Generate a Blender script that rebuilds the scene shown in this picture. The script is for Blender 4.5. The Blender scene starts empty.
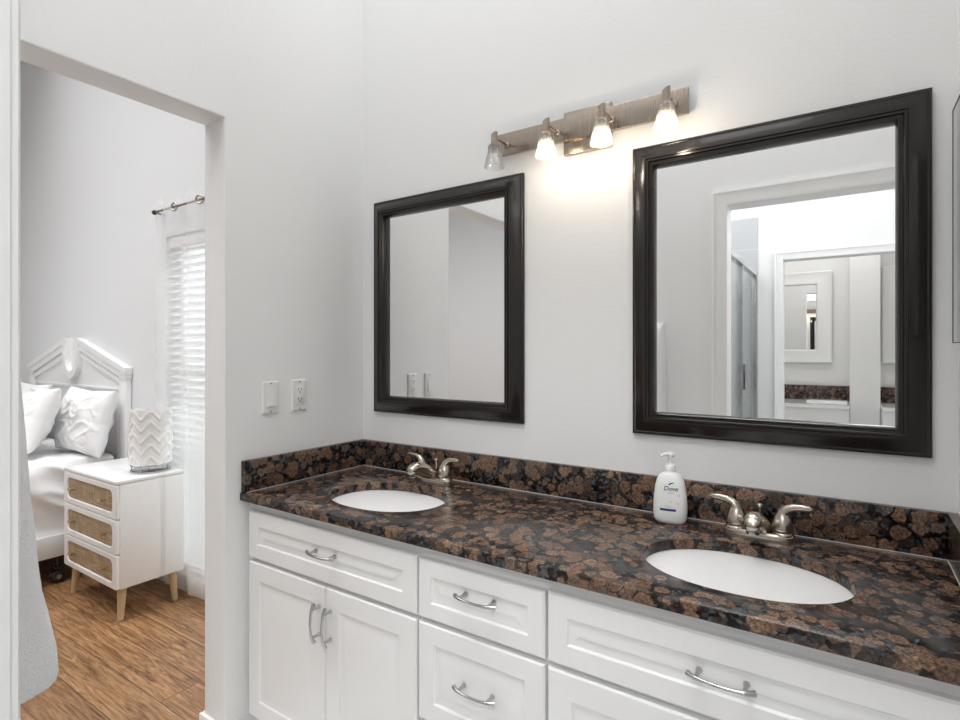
import bpy, bmesh, math, random
from mathutils import Vector, Matrix, noise as mn
random.seed(7)
PI = math.pi
S = bpy.context.scene
COL = S.collection
def R(d): return math.radians(d)

# ------------------------------------------------------------------ camera, world, lights, exposure
cd = bpy.data.cameras.new('camera'); cam = bpy.data.objects.new('camera', cd); COL.objects.link(cam)
cam.location = (1.6447, -1.5974, 1.2916)
cam.rotation_euler = (R(90), 0, R(33.782))
cd.sensor_width = 36; cd.sensor_fit = 'HORIZONTAL'
cd.lens = 547.04/960*36
cd.shift_y = -9.1/960
cd.clip_start = 0.01
S.camera = cam
S.view_settings.view_transform = 'Standard'; S.view_settings.look = 'None'
S.view_settings.gamma = 1; S.view_settings.use_curve_mapping = False
S.view_settings.exposure = 0.20
S.cycles.use_denoising = True
S.cycles.max_bounces = 12; S.cycles.diffuse_bounces = 6; S.cycles.glossy_bounces = 8
S.cycles.transparent_max_bounces = 24; S.cycles.transmission_bounces = 8
S.cycles.sample_clamp_indirect = 6; S.cycles.caustics_reflective = False; S.cycles.caustics_refractive = False

W = bpy.data.worlds.new('world'); S.world = W; W.use_nodes = True
bg = W.node_tree.nodes['Background']; bg.inputs[0].default_value = (0.93, 0.97, 1.0, 1); bg.inputs[1].default_value = 1.7

def area(name, loc, rot, sx, sy, power, color=(1, 1, 1)):
    l = bpy.data.lights.new(name, 'AREA'); l.shape = 'RECTANGLE'; l.size = sx; l.size_y = sy
    l.energy = power; l.color = color
    o = bpy.data.objects.new(name, l); COL.objects.link(o); o.location = loc; o.rotation_euler = rot
    return o
sun = bpy.data.lights.new('sun', 'SUN'); sun.energy = 1.8; sun.angle = R(0.6); sun.color = (1, .97, .92)
so = bpy.data.objects.new('sun', sun); COL.objects.link(so)
so.rotation_euler = Vector((-.50, -.58, -.60)).to_track_quat('-Z', 'Y').to_euler()
area('bath_ceiling_fill', (.98, -.78, 3.76), (0, 0, 0), 1.6, 1.2, 13.5, (.985, .995, 1)).data.spread = R(165)  # added fill without a fixture, stands for soft bounced room light
area('bath_front_fill', (.90, -1.30, 2.85), (R(21), 0, 0), 1.5, .2, 2.2, (1, .995, .985)).data.spread = R(62)  # unseen fill added high by the door to lift cabinets and lower wall
area('passage_ceiling_fill', (1.45, -2.4, 2.78), (0, 0, 0), 1.4, 1.2, 7.5, (.98, .99, 1))  # added fill that brightens the passage, no ceiling lamp known there
area('shower_fill', (.50, -2.5, 2.78), (0, 0, 0), 0.5, 1.2, 7, (.98, .99, 1))  # fill put in to brighten the dark shower interior
area('passage_door_fill', (2.15, -2.80, 2.62), (R(64), 0, R(20)), 1.1, .28, 14, (.99, .995, 1))  # added fill aimed through the doorway at the cabinets and lower back wall
area('far_bath_fill', (1.5, -4.1, 2.78), (0, 0, 0), 1.2, .6, 10, (1, .98, .95))  # unseen fill added so the far bath is lit
area('bedroom_ceiling_fill', (-1.7, -1.5, 3.75), (0, 0, 0), 2.8, 2.4, 54, (.985, .993, 1)).data.spread = R(120)  # added overhead fill for bedroom walls and floor, not a known lamp

# ------------------------------------------------------------------ materials
def newmat(name):
    m = bpy.data.materials.new(name); m.use_nodes = True
    return m, m.node_tree, m.node_tree.nodes['Principled BSDF']
def N(nt, t, **k):
    n = nt.nodes.new(t)
    for a, v in k.items():
        if a in n.inputs: n.inputs[a].default_value = v
        else: setattr(n, a, v)
    return n
def simple(name, col, rough=.5, metal=0, bump=0, bscale=200, coat=0, spec=None):
    m, nt, b = newmat(name)
    b.inputs['Base Color'].default_value = (*col, 1); b.inputs['Roughness'].default_value = rough
    b.inputs['Metallic'].default_value = metal
    if coat: b.inputs['Coat Weight'].default_value = coat; b.inputs['Coat Roughness'].default_value = .1
    if spec is not None: b.inputs['Specular IOR Level'].default_value = spec
    g = N(nt, 'ShaderNodeNewGeometry')
    no = N(nt, 'ShaderNodeTexNoise', Scale=bscale, Detail=3.0)
    nt.links.new(g.outputs['Position'], no.inputs['Vector'])
    if bump:
        bp = N(nt, 'ShaderNodeBump', Strength=bump, Distance=.002)
        nt.links.new(no.outputs['Fac'], bp.inputs['Height']); nt.links.new(bp.outputs['Normal'], b.inputs['Normal'])
    else:
        mr = N(nt, 'ShaderNodeMapRange'); mr.inputs[3].default_value = max(0, rough-.02); mr.inputs[4].default_value = rough+.03
        nt.links.new(no.outputs['Fac'], mr.inputs[0]); nt.links.new(mr.outputs[0], b.inputs['Roughness'])
    return m
def ramp(nt, pts):
    r = N(nt, 'ShaderNodeValToRGB'); e = r.color_ramp.elements
    while len(e) < len(pts): e.new(.5)
    for i, (p, c) in enumerate(pts): e[i].position = p; e[i].color = (*c, 1)
    return r

M = {}
M['wall'] = simple('wall_paint', (.84, .84, .838), .62, bump=.22, bscale=110, spec=.3)
M['wall_bed'] = simple('bedroom_wall_paint', (.78, .79, .80), .65, bump=.15, bscale=110, spec=.3)
M['ceil'] = simple('ceiling_paint', (.85, .85, .85), .8, bump=.2, bscale=90)
M['trim'] = simple('white_trim_paint', (.86, .86, .85), .3)
M['cab'] = simple('white_cabinet_lacquer', (.86, .86, .86), .32)
M['bed_white'] = simple('white_furniture_lacquer', (.86, .86, .86), .3)
M['ceramic'] = simple('white_ceramic', (.90, .90, .89), .12, coat=.5)
M['plastic'] = simple('white_plastic', (.82, .82, .80), .3)
M['bottle'] = simple('pearl_plastic', (.86, .87, .86), .28)
M['slot'] = simple('dark_slot', (.02, .02, .02), .6)
M['chrome'] = simple('polished_chrome', (.50, .50, .51), .08, 1)
M['brass'] = simple('brass', (.62, .42, .18), .3, 1)
M['frame'] = simple('espresso_frame_lacquer', (.014, .0105, .009), .22, bscale=60, spec=.5)
M['legwood'] = simple('pale_wood', (.55, .42, .25), .5)
M['black'] = simple('black_rubber', (.015, .015, .016), .25)
M['text_dark'] = simple('dark_print', (.04, .05, .10), .5)
M['text_grey'] = simple('grey_print', (.45, .48, .52), .5)
M['navy'] = simple('navy_print', (.03, .035, .18), .4)
M['outline'] = simple('dark_mirror_edge', (.09, .09, .09), .4)
M['terry'] = simple('terry_cloth', (.82, .82, .82), .95, bump=1.0, bscale=420)
M['linen'] = simple('white_linen', (.88, .88, .88), .9, bump=.25, bscale=60)
M['shower_wall'] = simple('shower_backing', (.6, .62, .63), .5)

def brushed(name, col, rough):
    m, nt, b = newmat(name)
    b.inputs['Base Color'].default_value = (*col, 1); b.inputs['Metallic'].default_value = 1
    g = N(nt, 'ShaderNodeNewGeometry'); mp = N(nt, 'ShaderNodeMapping'); mp.inputs['Scale'].default_value = (1600, 1600, 30)
    no = N(nt, 'ShaderNodeTexNoise', Scale=1.0, Detail=2.0)
    nt.links.new(g.outputs['Position'], mp.inputs[0]); nt.links.new(mp.outputs[0], no.inputs['Vector'])
    mr = N(nt, 'ShaderNodeMapRange'); mr.inputs[3].default_value = rough-.03; mr.inputs[4].default_value = rough+.04
    nt.links.new(no.outputs['Fac'], mr.inputs[0]); nt.links.new(mr.outputs[0], b.inputs['Roughness'])
    b.inputs['Anisotropic'].default_value = .5
    return m
M['nickel'] = brushed('brushed_nickel', (.36, .305, .255), .27)
M['nickel_dark'] = brushed('satin_nickel', (.52, .47, .40), .22)

m, nt, b = newmat('mirror_silver'); b.inputs['Base Color'].default_value = (.95, .955, .955, 1)
b.inputs['Metallic'].default_value = 1; b.inputs['Roughness'].default_value = 0.0; M['mirror'] = m

def glassy(name, tint, gloss=.5, white=0.0, wcol=(.9, .9, .9)):
    m = bpy.data.materials.new(name); m.use_nodes = True; nt = m.node_tree; nt.nodes.clear()
    out = N(nt, 'ShaderNodeOutputMaterial')
    tr = N(nt, 'ShaderNodeBsdfTransparent'); tr.inputs[0].default_value = (*tint, 1)
    gl = N(nt, 'ShaderNodeBsdfGlossy', Roughness=.04)
    lw = N(nt, 'ShaderNodeLayerWeight', Blend=.35)
    mu = N(nt, 'ShaderNodeMath', operation='MULTIPLY'); mu.inputs[1].default_value = gloss
    nt.links.new(lw.outputs['Fresnel'], mu.inputs[0])
    mx = N(nt, 'ShaderNodeMixShader'); nt.links.new(mu.outputs[0], mx.inputs[0])
    nt.links.new(tr.outputs[0], mx.inputs[1]); nt.links.new(gl.outputs[0], mx.inputs[2])
    last = mx
    if white:
        tl = N(nt, 'ShaderNodeBsdfTranslucent'); tl.inputs[0].default_value = (*wcol, 1)
        df = N(nt, 'ShaderNodeBsdfDiffuse'); df.inputs[0].default_value = (*wcol, 1)
        m1 = N(nt, 'ShaderNodeMixShader'); m1.inputs[0].default_value = .5
        nt.links.new(tl.outputs[0], m1.inputs[1]); nt.links.new(df.outputs[0], m1.inputs[2])
        m2 = N(nt, 'ShaderNodeMixShader'); m2.inputs[0].default_value = white
        nt.links.new(mx.outputs[0], m2.inputs[1]); nt.links.new(m1.outputs[0], m2.inputs[2]); last = m2
    nt.links.new(last.outputs[0], out.inputs[0])
    return m
M['glass'] = glassy('clear_glass', (.97, .985, .98), .35)
M['shade_glass'] = glassy('ribbed_lamp_glass', (.98, .98, .975), .55, .10)
M['sheer'] = glassy('sheer_voile', (1, 1, 1), 0.0, .45, (.93, .93, .93))
M['blind'] = simple('white_blind_slat', (.84, .84, .84), .5)

m, nt, b = newmat('lit_bulb'); b.inputs['Base Color'].default_value = (1, .95, .85, 1)
b.inputs['Emission Color'].default_value = (1, .80, .55, 1); b.inputs['Emission Strength'].default_value = 16; M['bulb'] = m
m, nt, b = newmat('unlit_bulb'); b.inputs['Base Color'].default_value = (.85, .85, .83, 1)
b.inputs['Roughness'].default_value = .3; M['bulb_off'] = m

# granite: rounded brown blobs with pale rims in a black matrix, grey flecks between
def granite():
    m, nt, b = newmat('brown_granite'); L = nt.links
    g = N(nt, 'ShaderNodeNewGeometry')
    def warp(scale, amt, src):
        n0 = N(nt, 'ShaderNodeTexNoise', Scale=scale, Detail=2.0); L.new(g.outputs['Position'], n0.inputs['Vector'])
        sub = N(nt, 'ShaderNodeVectorMath', operation='SUBTRACT'); sub.inputs[1].default_value = (.5, .5, .5); L.new(n0.outputs['Color'], sub.inputs[0])
        sc = N(nt, 'ShaderNodeVectorMath', operation='SCALE'); sc.inputs['Scale'].default_value = amt; L.new(sub.outputs[0], sc.inputs[0])
        ad = N(nt, 'ShaderNodeVectorMath', operation='ADD'); L.new(src, ad.inputs[0]); L.new(sc.outputs[0], ad.inputs[1]); return ad.outputs[0]
    w1 = warp(30, .022, g.outputs['Position']); w2 = warp(160, .0085, w1)
    v = N(nt, 'ShaderNodeTexVoronoi', Scale=33.0, Randomness=1.0); L.new(w2, v.inputs['Vector'])
    sx = N(nt, 'ShaderNodeSeparateColor'); L.new(v.outputs['Color'], sx.inputs[0])
    cr = ramp(nt, [(0, (.035, .033, .034)), (.22, (.075, .055, .045)), (.40, (.165, .098, .066)), (.62, (.225, .135, .088)), (.82, (.150, .115, .096)), (1, (.29, .185, .125))])
    L.new(sx.outputs[0], cr.inputs[0])
    # blob size differs from cell to cell
    sz = N(nt, 'ShaderNodeMapRange'); sz.inputs[3].default_value = .68; sz.inputs[4].default_value = 1.25; L.new(sx.outputs[1], sz.inputs[0])
    dm = N(nt, 'ShaderNodeMath', operation='MULTIPLY'); L.new(v.outputs['Distance'], dm.inputs[0]); L.new(sz.outputs[0], dm.inputs[1])
    er = ramp(nt, [(0, (.85, .82, .8)), (.34, (1, 1, 1)), (.46, (1.25, 1.2, 1.15)), (.53, (.30, .30, .32)), (.60, (.10, .10, .11)), (1, (.08, .08, .09))]); L.new(dm.outputs[0], er.inputs[0])
    n1 = N(nt, 'ShaderNodeTexNoise', Scale=210.0, Detail=5.0, Roughness=.72); L.new(g.outputs['Position'], n1.inputs['Vector'])
    nr = ramp(nt, [(.33, (.10, .10, .11)), (.46, (.62, .6, .6)), (.58, (1.05, 1.03, 1.0)), (.72, (1.9, 1.85, 1.8))]); L.new(n1.outputs['Fac'], nr.inputs[0])
    m1 = N(nt, 'ShaderNodeMix', data_type='RGBA', blend_type='MULTIPLY'); m1.inputs[0].default_value = 1
    L.new(cr.outputs[0], m1.inputs[6]); L.new(er.outputs[0], m1.inputs[7])
    m2 = N(nt, 'ShaderNodeMix', data_type='RGBA', blend_type='MULTIPLY'); m2.inputs[0].default_value = 1
    L.new(m1.outputs[2], m2.inputs[6]); L.new(nr.outputs[0], m2.inputs[7])
    v2 = N(nt, 'ShaderNodeTexVoronoi', Scale=120.0); L.new(w2, v2.inputs['Vector'])
    s2 = N(nt, 'ShaderNodeSeparateColor'); L.new(v2.outputs['Color'], s2.inputs[0])
    fr = ramp(nt, [(.60, (0, 0, 0)), (.70, (1, 1, 1))]); L.new(s2.outputs[1], fr.inputs[0])
    inv = ramp(nt, [(.48, (.06, .06, .06)), (.58, (.8, .8, .8))]); L.new(dm.outputs[0], inv.inputs[0])
    fm = N(nt, 'ShaderNodeMix', data_type='RGBA', blend_type='MULTIPLY'); fm.inputs[0].default_value = 1
    L.new(fr.outputs[0], fm.inputs[6]); L.new(inv.outputs[0], fm.inputs[7])
    fc = ramp(nt, [(.2, (.05, .055, .065)), (.8, (.115, .115, .12))]); L.new(s2.outputs[2], fc.inputs[0])
    m3 = N(nt, 'ShaderNodeMix', data_type='RGBA'); L.new(fm.outputs[2], m3.inputs[0]); L.new(m2.outputs[2], m3.inputs[6]); L.new(fc.outputs[0], m3.inputs[7])
    L.new(m3.outputs[2], b.inputs['Base Color'])
    b.inputs['Roughness'].default_value = .2; b.inputs['Specular IOR Level'].default_value = .35
    return m
M['granite'] = granite()

def woodfloor():
    m, nt, b = newmat('oak_plank_floor'); L = nt.links
    g = N(nt, 'ShaderNodeNewGeometry')
    br = N(nt, 'ShaderNodeTexBrick'); br.offset = .37; br.inputs['Scale'].default_value = 1
    br.inputs['Brick Width'].default_value = 1.22; br.inputs['Row Height'].default_value = .145
    br.inputs['Mortar Size'].default_value = .0014; br.inputs['Mortar Smooth'].default_value = .1; br.inputs['Bias'].default_value = 0
    br.inputs['Color1'].default_value = (0, 0, 0, 1); br.inputs['Color2'].default_value = (1, 1, 1, 1); br.inputs['Mortar'].default_value = (.5, .5, .5, 1)
    L.new(g.outputs['Position'], br.inputs['Vector'])
    # each plank shifts the grain sideways
    sh = N(nt, 'ShaderNodeVectorMath', operation='SCALE'); sh.inputs['Scale'].default_value = 7.3; L.new(br.outputs['Color'], sh.inputs[0])
    ad = N(nt, 'ShaderNodeVectorMath', operation='ADD'); L.new(g.outputs['Position'], ad.inputs[0]); L.new(sh.outputs[0], ad.inputs[1])
    mp = N(nt, 'ShaderNodeMapping'); mp.inputs['Scale'].default_value = (2.2, 22, 1); L.new(ad.outputs[0], mp.inputs[0])
    n1 = N(nt, 'ShaderNodeTexNoise', Scale=1.5, Detail=9.0, Roughness=.70, Distortion=1.6); L.new(mp.outputs[0], n1.inputs['Vector'])
    mp2 = N(nt, 'ShaderNodeMapping'); mp2.inputs['Scale'].default_value = (9, 200, 1); L.new(ad.outputs[0], mp2.inputs[0])
    n2 = N(nt, 'ShaderNodeTexNoise', Scale=1.5, Detail=4.0, Roughness=.6); L.new(mp2.outputs[0], n2.inputs['Vector'])
    c1 = ramp(nt, [(.30, (.075, .034, .014)), (.44, (.235, .122, .055)), (.57, (.38, .212, .100)), (.75, (.50, .30, .155))]); L.new(n1.outputs['Fac'], c1.inputs[0])
    c2 = ramp(nt, [(.32, (.52, .48, .45)), (.5, (1, 1, 1)), (.7, (1.12, 1.12, 1.12))]); L.new(n2.outputs['Fac'], c2.inputs[0])
    mx = N(nt, 'ShaderNodeMix', data_type='RGBA', blend_type='MULTIPLY'); mx.inputs[0].default_value = 1
    L.new(c1.outputs[0], mx.inputs[6]); L.new(c2.outputs[0], mx.inputs[7])
    pr = ramp(nt, [(0, (.80, .78, .76)), (1, (1.15, 1.13, 1.1))]); L.new(br.outputs['Color'], pr.inputs[0])
    mx2 = N(nt, 'ShaderNodeMix', data_type='RGBA', blend_type='MULTIPLY'); mx2.inputs[0].default_value = 1
    L.new(mx.outputs[2], mx2.inputs[6]); L.new(pr.outputs[0], mx2.inputs[7])
    mx3 = N(nt, 'ShaderNodeMix', data_type='RGBA'); L.new(br.outputs['Fac'], mx3.inputs[0]); L.new(mx2.outputs[2], mx3.inputs[6])
    mx3.inputs[7].default_value = (.05, .025, .012, 1)
    L.new(mx3.outputs[2], b.inputs['Base Color']); b.inputs['Roughness'].default_value = .42
    bp = N(nt, 'ShaderNodeBump', Strength=.15, Distance=.002); L.new(n2.outputs['Fac'], bp.inputs['Height']); L.new(bp.outputs['Normal'], b.inputs['Normal'])
    return m
M['floor'] = woodfloor()

def rattan():
    m, nt, b = newmat('woven_rattan'); L = nt.links
    g = N(nt, 'ShaderNodeNewGeometry')
    outs = []
    for d, sc in (('X', 30.0), ('Z', 30.0)):
        w = N(nt, 'ShaderNodeTexWave', Scale=sc, Distortion=0.0); w.bands_direction = d
        L.new(g.outputs['Position'], w.inputs['Vector']); outs.append(w.outputs['Fac'])
    mm = N(nt, 'ShaderNodeMath', operation='MULTIPLY'); L.new(outs[0], mm.inputs[0]); L.new(outs[1], mm.inputs[1])
    c = ramp(nt, [(0, (.50, .38, .245)), (.35, (.46, .34, .21)), (.8, (.20, .125, .062))]); L.new(mm.outputs[0], c.inputs[0])
    outs2 = []
    for sx in ((45, 1, 4), (4, 1, 45)):
        mp = N(nt, 'ShaderNodeMapping'); mp.inputs['Scale'].default_value = sx; L.new(g.outputs['Position'], mp.inputs[0])
        no = N(nt, 'ShaderNodeTexNoise', Scale=2.4, Detail=2.0); L.new(mp.outputs[0], no.inputs['Vector']); outs2.append(no.outputs['Fac'])
    av = N(nt, 'ShaderNodeMath', operation='ADD'); L.new(outs2[0], av.inputs[0]); L.new(outs2[1], av.inputs[1])
    c2 = ramp(nt, [(.36, (.62, .58, .52)), (.55, (1.0, 1.0, 1.0)), (.66, (1.2, 1.2, 1.2))])
    hv = N(nt, 'ShaderNodeMath', operation='MULTIPLY'); hv.inputs[1].default_value = .5; L.new(av.outputs[0], hv.inputs[0]); L.new(hv.outputs[0], c2.inputs[0])
    mx = N(nt, 'ShaderNodeMix', data_type='RGBA', blend_type='MULTIPLY'); mx.inputs[0].default_value = 1
    L.new(c.outputs[0], mx.inputs[6]); L.new(c2.outputs[0], mx.inputs[7]); L.new(mx.outputs[2], b.inputs['Base Color'])
    b.inputs['Roughness'].default_value = .7
    bp = N(nt, 'ShaderNodeBump', Strength=.4, Distance=.002); L.new(mm.outputs[0], bp.inputs['Height']); L.new(bp.outputs['Normal'], b.inputs['Normal'])
    return m
M['rattan'] = rattan()

def tile():
    m, nt, b = newmat('grey_shower_tile'); L = nt.links
    g = N(nt, 'ShaderNodeNewGeometry')
    sp = N(nt, 'ShaderNodeSeparateXYZ'); L.new(g.outputs['Position'], sp.inputs[0])
    su = N(nt, 'ShaderNodeMath', operation='ADD'); L.new(sp.outputs[0], su.inputs[0]); L.new(sp.outputs[1], su.inputs[1])
    cb = N(nt, 'ShaderNodeCombineXYZ'); L.new(su.outputs[0], cb.inputs[0]); L.new(sp.outputs[2], cb.inputs[1])
    br = N(nt, 'ShaderNodeTexBrick'); br.inputs['Scale'].default_value = 1; br.inputs['Brick Width'].default_value = .6; br.inputs['Row Height'].default_value = .3
    br.inputs['Mortar Size'].default_value = .003
    br.inputs['Color1'].default_value = (.50, .515, .53, 1); br.inputs['Color2'].default_value = (.54, .555, .57, 1); br.inputs['Mortar'].default_value = (.66, .665, .67, 1)
    L.new(cb.outputs[0], br.inputs['Vector'])
    L.new(br.outputs['Color'], b.inputs['Base Color']); b.inputs['Roughness'].default_value = .4
    return m
M['tile'] = tile()
def floor_tile():
    m, nt, b = newmat('pale_floor_tile'); L = nt.links
    g = N(nt, 'ShaderNodeNewGeometry'); br = N(nt, 'ShaderNodeTexBrick'); br.offset = 0
    br.inputs['Scale'].default_value = 1; br.inputs['Brick Width'].default_value = .45; br.inputs['Row Height'].default_value = .45; br.inputs['Mortar Size'].default_value = .003
    br.inputs['Color1'].default_value = (.74, .73, .71, 1); br.inputs['Color2'].default_value = (.78, .77, .75, 1); br.inputs['Mortar'].default_value = (.55, .54, .52, 1)
    L.new(g.outputs['Position'], br.inputs['Vector']); L.new(br.outputs['Color'], b.inputs['Base Color']); b.inputs['Roughness'].default_value = .35
    return m
M['floor_tile'] = floor_tile()

# ------------------------------------------------------------------ mesh helpers
class MB:
    def __init__(s): s.v = []; s.f = []
    def add(s, vs, fs):
        o = len(s.v); s.v += [tuple(v) for v in vs]; s.f += [tuple(i+o for i in f) for f in fs]; return s
    def box(s, x0, x1, y0, y1, z0, z1, bev=0, seg=2):
        if not bev:
            vs = [(x, y, z) for x in (x0, x1) for y in (y0, y1) for z in (z0, z1)]
            return s.add(vs, [(0, 1, 3, 2), (4, 6, 7, 5), (0, 4, 5, 1), (2, 3, 7, 6), (0, 2, 6, 4), (1, 5, 7, 3)])
        bm = bmesh.new(); bmesh.ops.create_cube(bm, size=1)
        for v in bm.verts: v.co = Vector((x0+(v.co.x+.5)*(x1-x0), y0+(v.co.y+.5)*(y1-y0), z0+(v.co.z+.5)*(z1-z0)))
        bmesh.ops.bevel(bm, geom=bm.edges[:], offset=bev, segments=seg, profile=.5, affect='EDGES')
        bm.verts.index_update()
        s.add([v.co[:] for v in bm.verts], [[v.index for v in f.verts] for f in bm.faces]); bm.free(); return s
    def loft(s, rings, cap0=True, cap1=True, closed=True):
        n = len(rings[0]); vs = [p for r in rings for p in r]; fs = []
        for i in range(len(rings)-1):
            for j in range(n if closed else n-1):
                k = (j+1) % n
                fs.append((i*n+j, i*n+k, (i+1)*n+k, (i+1)*n+j))
        if cap0: fs.append(tuple(range(n))[::-1])
        if cap1: fs.append(tuple((len(rings)-1)*n+j for j in range(n)))
        return s.add(vs, fs)
    def lathe(s, prof, c=(0, 0, 0), axis='z', n=24, cap0=True, cap1=True):
        rings = []
        for r, h in prof:
            ring = []
            for j in range(n):
                a = 2*PI*j/n; u, w = r*math.cos(a), r*math.sin(a)
                ring.append({'z': (c[0]+u, c[1]+w, c[2]+h), 'y': (c[0]+w, c[1]+h, c[2]+u), 'x': (c[0]+h, c[1]+u, c[2]+w)}[axis])
            rings.append(ring)
        return s.loft(rings, cap0, cap1)
    def tube(s, path, rad, n=10, squash=None):
        path = [Vector(p) for p in path]; m = len(path)
        rad = rad if isinstance(rad, (list, tuple)) else [rad]*m
        t0 = (path[1]-path[0]).normalized(); up = Vector((0, 0, 1)) if abs(t0.z) < .9 else Vector((0, 1, 0))
        a = t0.cross(up).normalized(); rings = []
        for i, p in enumerate(path):
            t = (path[min(i+1, m-1)]-path[max(i-1, 0)]).normalized()
            a = (a-t*a.dot(t)).normalized(); bb = t.cross(a)
            sq = squash[i] if squash else 1
            rings.append([p+a*math.cos(2*PI*j/n)*rad[i]+bb*math.sin(2*PI*j/n)*rad[i]*sq for j in range(n)])
        return s.loft(rings)
    def build(s, name, mat, parent=None, smooth=35, mods=None, keep=False):
        org = Vector(parent['_base']) if parent is not None and '_base' in parent else Vector((0, 0, 0))
        me = bpy.data.meshes.new(name)
        me.from_pydata([tuple(Vector(v)-org) for v in s.v], [], s.f)
        bm = bmesh.new(); bm.from_mesh(me); bmesh.ops.recalc_face_normals(bm, faces=bm.faces[:]); bm.to_mesh(me); bm.free()
        me.materials.append(mat)
        if smooth:
            for p in me.polygons: p.use_smooth = True
            me.set_sharp_from_angle(angle=R(smooth))
        o = bpy.data.objects.new(name, me); COL.objects.link(o)
        if parent is not None:
            o.parent = parent
            o['_base'] = tuple(org)
        return o
def thing(name, label, cat, base, group=None):
    o = bpy.data.objects.new(name, None); COL.objects.link(o); o.location = base; o.empty_display_size = .05
    o['label'] = label; o['category'] = cat; o['_base'] = tuple(base)
    if group: o['group'] = group
    return o
def copy_thing(o, delta, label):
    def rec(a, par):
        c = a.copy(); COL.objects.link(c)
        if par: c.parent = par
        for ch in list(a.children): rec(ch, c)
        return c
    c = rec(o, None); c.location = Vector(o.location)+Vector(delta); c['label'] = label
    return c
def struct(name, mb, mat, smooth=30):
    o = mb.build(name, mat, smooth=smooth); o['kind'] = 'structure'; return o
def loops(mb, rect, prof, plane, sign, cap=True):
    """nested rectangles: rect=(u0,u1,w0,w1); prof=[(inset,out)]; plane(u,w,out)->xyz"""
    u0, u1, w0, w1 = rect; rings = []
    for i, d in prof:
        rings.append([plane(u0+i, w0+i, d), plane(u1-i, w0+i, d), plane(u1-i, w1-i, d), plane(u0+i, w1-i, d)])
    return mb.loft(rings, cap0=False, cap1=cap)

# ------------------------------------------------------------------ setting
CZ = 3.8; CB = 3.8; CP = 2.80; XR = 1.853; WB = -1.458; WT = .12; YB = -.028
def st(name, mat, *boxes, bev=0):
    mb = MB()
    for bx in boxes: mb.box(*bx, bev=bev)
    return struct(name, mb, mat)
st('floor', M['floor'], (-4.7, -.06, -5.1, .0, -.05, 0))
st('floor_bath', M['floor_tile'], (-.06, 2.9, -5.1, .0, -.05, 0))  # unseen floor, given made-up pale tile to bounce light upward
st('ceiling', M['ceil'], (-.12, XR+.12, WB-WT, .12, CZ, CZ+.05), (-4.7, -.12, -3.8, .12, CB, CB+.05), (0, 2.9, -5.1, WB-WT, CP, CP+.05))
st('wall_back', M['wall'], (-.12, XR+.12, 0, .12, 0, CZ))
# wall between bath and bedroom with its uncased opening, rounded corners
JY, JE, JZ = -.6006, -1.43, 2.036
prof = [(-1.6, 0), (JE, 0), (JE, JZ), (JY, JZ), (JY, 0), (0, 0), (0, CB), (-1.6, CB)]
mb = MB(); mb.loft([[(x, y, z) for y, z in prof] for x in (-.12, 0)])
o = struct('wall_left', mb, M['wall'])
bm = bmesh.new(); bm.from_mesh(o.data)
ed = [e for e in bm.edges if all(JE-.001 < v.co.y < JY+.001 and v.co.z < JZ+.001 for v in e.verts) and (abs(e.verts[0].co.x-e.verts[1].co.x) < 1e-6) and e.calc_length() > .3 and not all(v.co.z < .01 for v in e.verts)]
bmesh.ops.bevel(bm, geom=ed, offset=.007, segments=3, profile=.5, affect='EDGES'); bm.to_mesh(o.data); bm.free()
for p in o.data.polygons: p.use_smooth = True
o.data.set_sharp_from_angle(angle=R(31))
st('wall_right', M['wall'], (XR, XR+.12, WB-WT, 0, 0, CZ))
DX0, DX1, DZ = 1.136, XR, 2.040
st('wall_door', M['wall'], (0, DX0, WB-WT, WB, 0, CZ), (DX0, DX1, WB-WT, WB, DZ, CZ))
# bedroom shell
WX0, WX1, WZ0, WZ1 = -1.52, -.62, .11, 1.93
st('wall_bedroom_back', M['wall_bed'], (-4.7, WX0, YB, .12, 0, CB), (WX1, -.12, YB, .12, 0, CB), (WX0, WX1, YB, .12, 0, WZ0), (WX0, WX1, YB, .12, WZ1, CB))
st('wall_bedroom_left', M['wall_bed'], (-4.8, -4.7, -3.7, .12, 0, CB))
st('wall_bedroom_front', M['wall_bed'], (-4.7, -.12, -3.8, -3.7, 0, CB))
st('wall_bedroom_right', M['wall_bed'], (-.12, 0, -3.7, WB-WT, 0, CB))
# passage with shower, and the far bath seen in the big mirror
Y2 = -3.262
st('wall_passage_right', M['wall'], (2.75, 2.87, -5.1, WB-WT, 0, CZ))
st('wall_passage_near', M['wall'], (XR+.12, 2.87, WB-WT, WB, 0, CZ))
D2 = 1.238
st('wall_passage_back', M['wall'], (0, D2, Y2-.12, Y2, 0, CZ), (D2, 2.10, Y2-.12, Y2, 1.997, CZ), (2.10, 2.75, Y2-.12, Y2, 0, CZ))
st('wall_shower_tile', M['tile'], (0.012, 1.062, Y2+.002, Y2+.014, 0, 2.35), (0.0, .012, Y2+.014, WB-WT-.002, 0, 2.35))
st('wall_far_back', M['wall'], (.3, 2.75, -4.95, -4.83, 0, CZ))
st('wall_far_left', M['wall'], (.3, .42, -4.83, Y2-.12, 0, CZ))
st('wall_far_standin', M['wall'], (1.675, 1.905, -4.83, -4.58, 0, CZ))  # made-up pier, stands in for the pale streak of the erased photographer

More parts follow.
